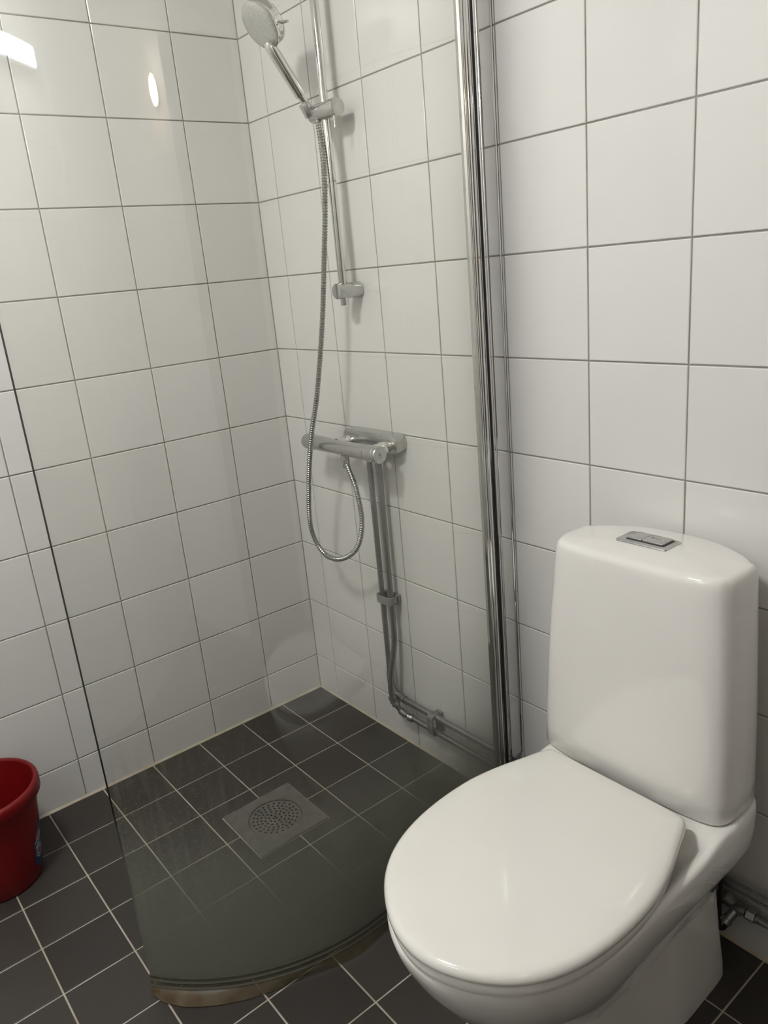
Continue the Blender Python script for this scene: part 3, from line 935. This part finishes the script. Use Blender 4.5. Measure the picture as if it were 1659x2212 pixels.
# ------------------------------------------------------------------ valve and hose behind the toilet
valve = thing('angle_valve', 'dark chromed angle valve on the low pipe beside the toilet foot', 'valve', (1.452, 0, 0.111))
lathe_axis('valve_body', (-0.014, PY, 0), (1, 0, 0), [(0, 0.0105), (0.004, 0.0125), (0.020, 0.0125), (0.0205, 0.009), (0.026, 0.009), (0.0265, 0.012)], M_DULL, valve, 20)
lathe_axis('nut', (0.0135, PY, 0), (1, 0, 0), cyl_prof(0.016, 0.0118, 0.001), M_SCALE, valve, 6, 20)
lathe_axis('spout', (-0.006, PY - 0.006, -0.004), (-0.25, -0.45, -0.55), [(0, 0.009), (0.020, 0.009), (0.0205, 0.0110), (0.030, 0.0110)], M_DULL, valve, 20)
lathe_axis('valve_knob', (-0.010, PY, 0.004), (-0.75, -0.25, 0.6), [(0, 0.008), (0.010, 0.008), (0.0105, 0.0115), (0.024, 0.0125), (0.027, 0.010)], M_DULL, valve, 20)
pp = thing('water_pipe', 'short dark pipe stub leaving the angle valve towards the bare tiles', 'pipe', (0, 0, 0))
tube_obj('pipe_run', [(1.4825, PY, 0.111), (1.70, PY, 0.111)], 0.0078, M_DULL, pp, 16)
tube_obj('collar', [(1.4825, PY, 0.111), (1.4870, PY, 0.111)], 0.0098, M_DULL, pp, 16)
hz = tube_obj('supply_hose', catmull([(1.4400, -0.0455, 0.0865), (1.4360, -0.0505, 0.073), (1.4290, -0.0505, 0.066), (1.4235, -0.047, 0.078), (1.4210, -0.044, 0.12), (1.4210, -0.042, 0.20), (1.420, -0.040, 0.30)], 10), 0.0042, M_BLACK, None, 12)
tag(hz, 'thin black water hose looping up behind the toilet', 'hose')

# ------------------------------------------------------------------ bucket
BX, BYY, BH = 0.172, -1.048, 0.25
bucket = thing('bucket', 'red plastic bucket with a blue label standing by the left tiled wall', 'bucket', (BX, BYY, 0))
def brad(z):
    return 0.088 + 0.032 * (z / BH)
rg = []
seg = 56
def cring(r, z):
    return [Vector((r * math.cos(2 * math.pi * k / seg), r * math.sin(2 * math.pi * k / seg), z)) for k in range(seg)]
prof = [(0.080, 0.0008), (0.085, 0.0015), (0.088, 0.006)] + [(brad(z), z) for z in (0.05, 0.10, 0.15, 0.20, 0.235)] + [(brad(0.247), 0.247)]
prof += [(brad(0.247) - 0.003, 0.247), (brad(0.2) - 0.003, 0.2), (brad(0.1) - 0.003, 0.1), (brad(0.02) - 0.003, 0.02), (0.06, 0.006)]
v, f = loft([cring(r, z) for r, z in prof])
mesh_obj('bucket_body', v, f, M_RED, bucket, True, 40)
R0 = brad(0.247)
prof = [(R0 + 0.0006, 0.222), (R0 + 0.0050, 0.220), (R0 + 0.0078, 0.223), (R0 + 0.0082, 0.240), (R0 + 0.0072, 0.248), (R0 + 0.004, 0.2525), (R0 - 0.001, 0.2535), (R0 - 0.004, 0.2505), (R0 - 0.0042, 0.246), (R0 + 0.0005, 0.2455)]
rgs = [cring(r, z) for r, z in prof]
v, f = loft(rgs, False, False)
nr = len(rgs)
for i in range(seg):
    k = (i + 1) % seg
    f.append((i, (nr - 1) * seg + i, (nr - 1) * seg + k, k))
mesh_obj('rim', v, f, M_RED, bucket, True, 50)
# printed label wrapped on the body
def on_bucket(u, z, lift_):
    a = math.radians(u); r = brad(z) + lift_
    return Vector((r * math.cos(a), r * math.sin(a), z))
def patch(name, shape, lift_, mat, parent):
    """shape: closed list of (angle in degrees, z) with a centre fan, subdivided so that it follows the bucket"""
    cu = sum(p[0] for p in shape) / len(shape); cz = sum(p[1] for p in shape) / len(shape)
    rings_ = []
    for k in (1.0, 0.75, 0.5, 0.25, 0.02):
        rings_.append([on_bucket(cu + (a - cu) * k, cz + (z - cz) * k, lift_) for a, z in shape])
    v, f = loft(rings_, False, True)
    o = mesh_obj(name, v, f, mat, parent, True, 60)
    return o
def dens(pts, n=6):
    out = []
    for i in range(len(pts)):
        a = pts[i]; b = pts[(i + 1) % len(pts)]
        out += [(a[0] + (b[0] - a[0]) * k / n, a[1] + (b[1] - a[1]) * k / n) for k in range(n)]
    return out
lab = patch('label', dens([(43, 0.044), (50, 0.030), (66, 0.022), (112, 0.030), (116, 0.120), (100, 0.148), (78, 0.150), (60, 0.140), (44, 0.104)]), 0.0006, M_BLUE, bucket)
lab['label'] = 'blue printed label'
def ell(cu, cz, ru, rz, n=22):
    return [(cu + ru * math.cos(2 * math.pi * k / n), cz + rz * math.sin(2 * math.pi * k / n)) for k in range(n)]
patch('ring_print', ell(56, 0.070, 9.0, 0.0175), 0.0009, M_WHITEP, lab)
patch('ring_print', ell(56, 0.070, 7.2, 0.0140), 0.0012, M_BLUE, lab)
patch('ring_print', ell(56, 0.070, 5.6, 0.0112), 0.0015, M_WHITEP, lab)
patch('ring_print', ell(56, 0.070, 3.8, 0.0080), 0.0018, M_REDP, lab)
patch('ring_print', ell(80, 0.066, 9.0, 0.0165), 0.0009, M_WHITEP, lab)
patch('ring_print', ell(80, 0.066, 6.6, 0.012), 0.0012, M_BLUE, lab)
patch('lettering', dens([(46, 0.112), (56, 0.124), (60, 0.118), (47, 0.103)]), 0.0009, M_REDP, lab)
patch('lettering', dens([(49, 0.100), (53, 0.117), (55, 0.117), (51, 0.099)]), 0.0012, M_WHITEP, lab)
patch('lettering', dens([(57, 0.108), (61, 0.126), (63, 0.126), (59, 0.107)]), 0.0012, M_WHITEP, lab)
patch('lettering', dens([(45, 0.100), (66, 0.114), (66, 0.110), (46, 0.096)]), 0.0012, M_WHITEP, lab)
patch('lettering', dens([(46, 0.082), (50, 0.083), (68, 0.106), (67, 0.109), (48, 0.088)]), 0.0009, M_WHITEP, lab)
# wire handle hanging down the far side
tube_obj('bail', [on_bucket(a, 0.232 - 0.10 * math.sin(math.radians((a - 175) / 170 * 180)), 0.0125) for a in range(175, 346, 6)], 0.0025, M_SCALE, bucket, 10)
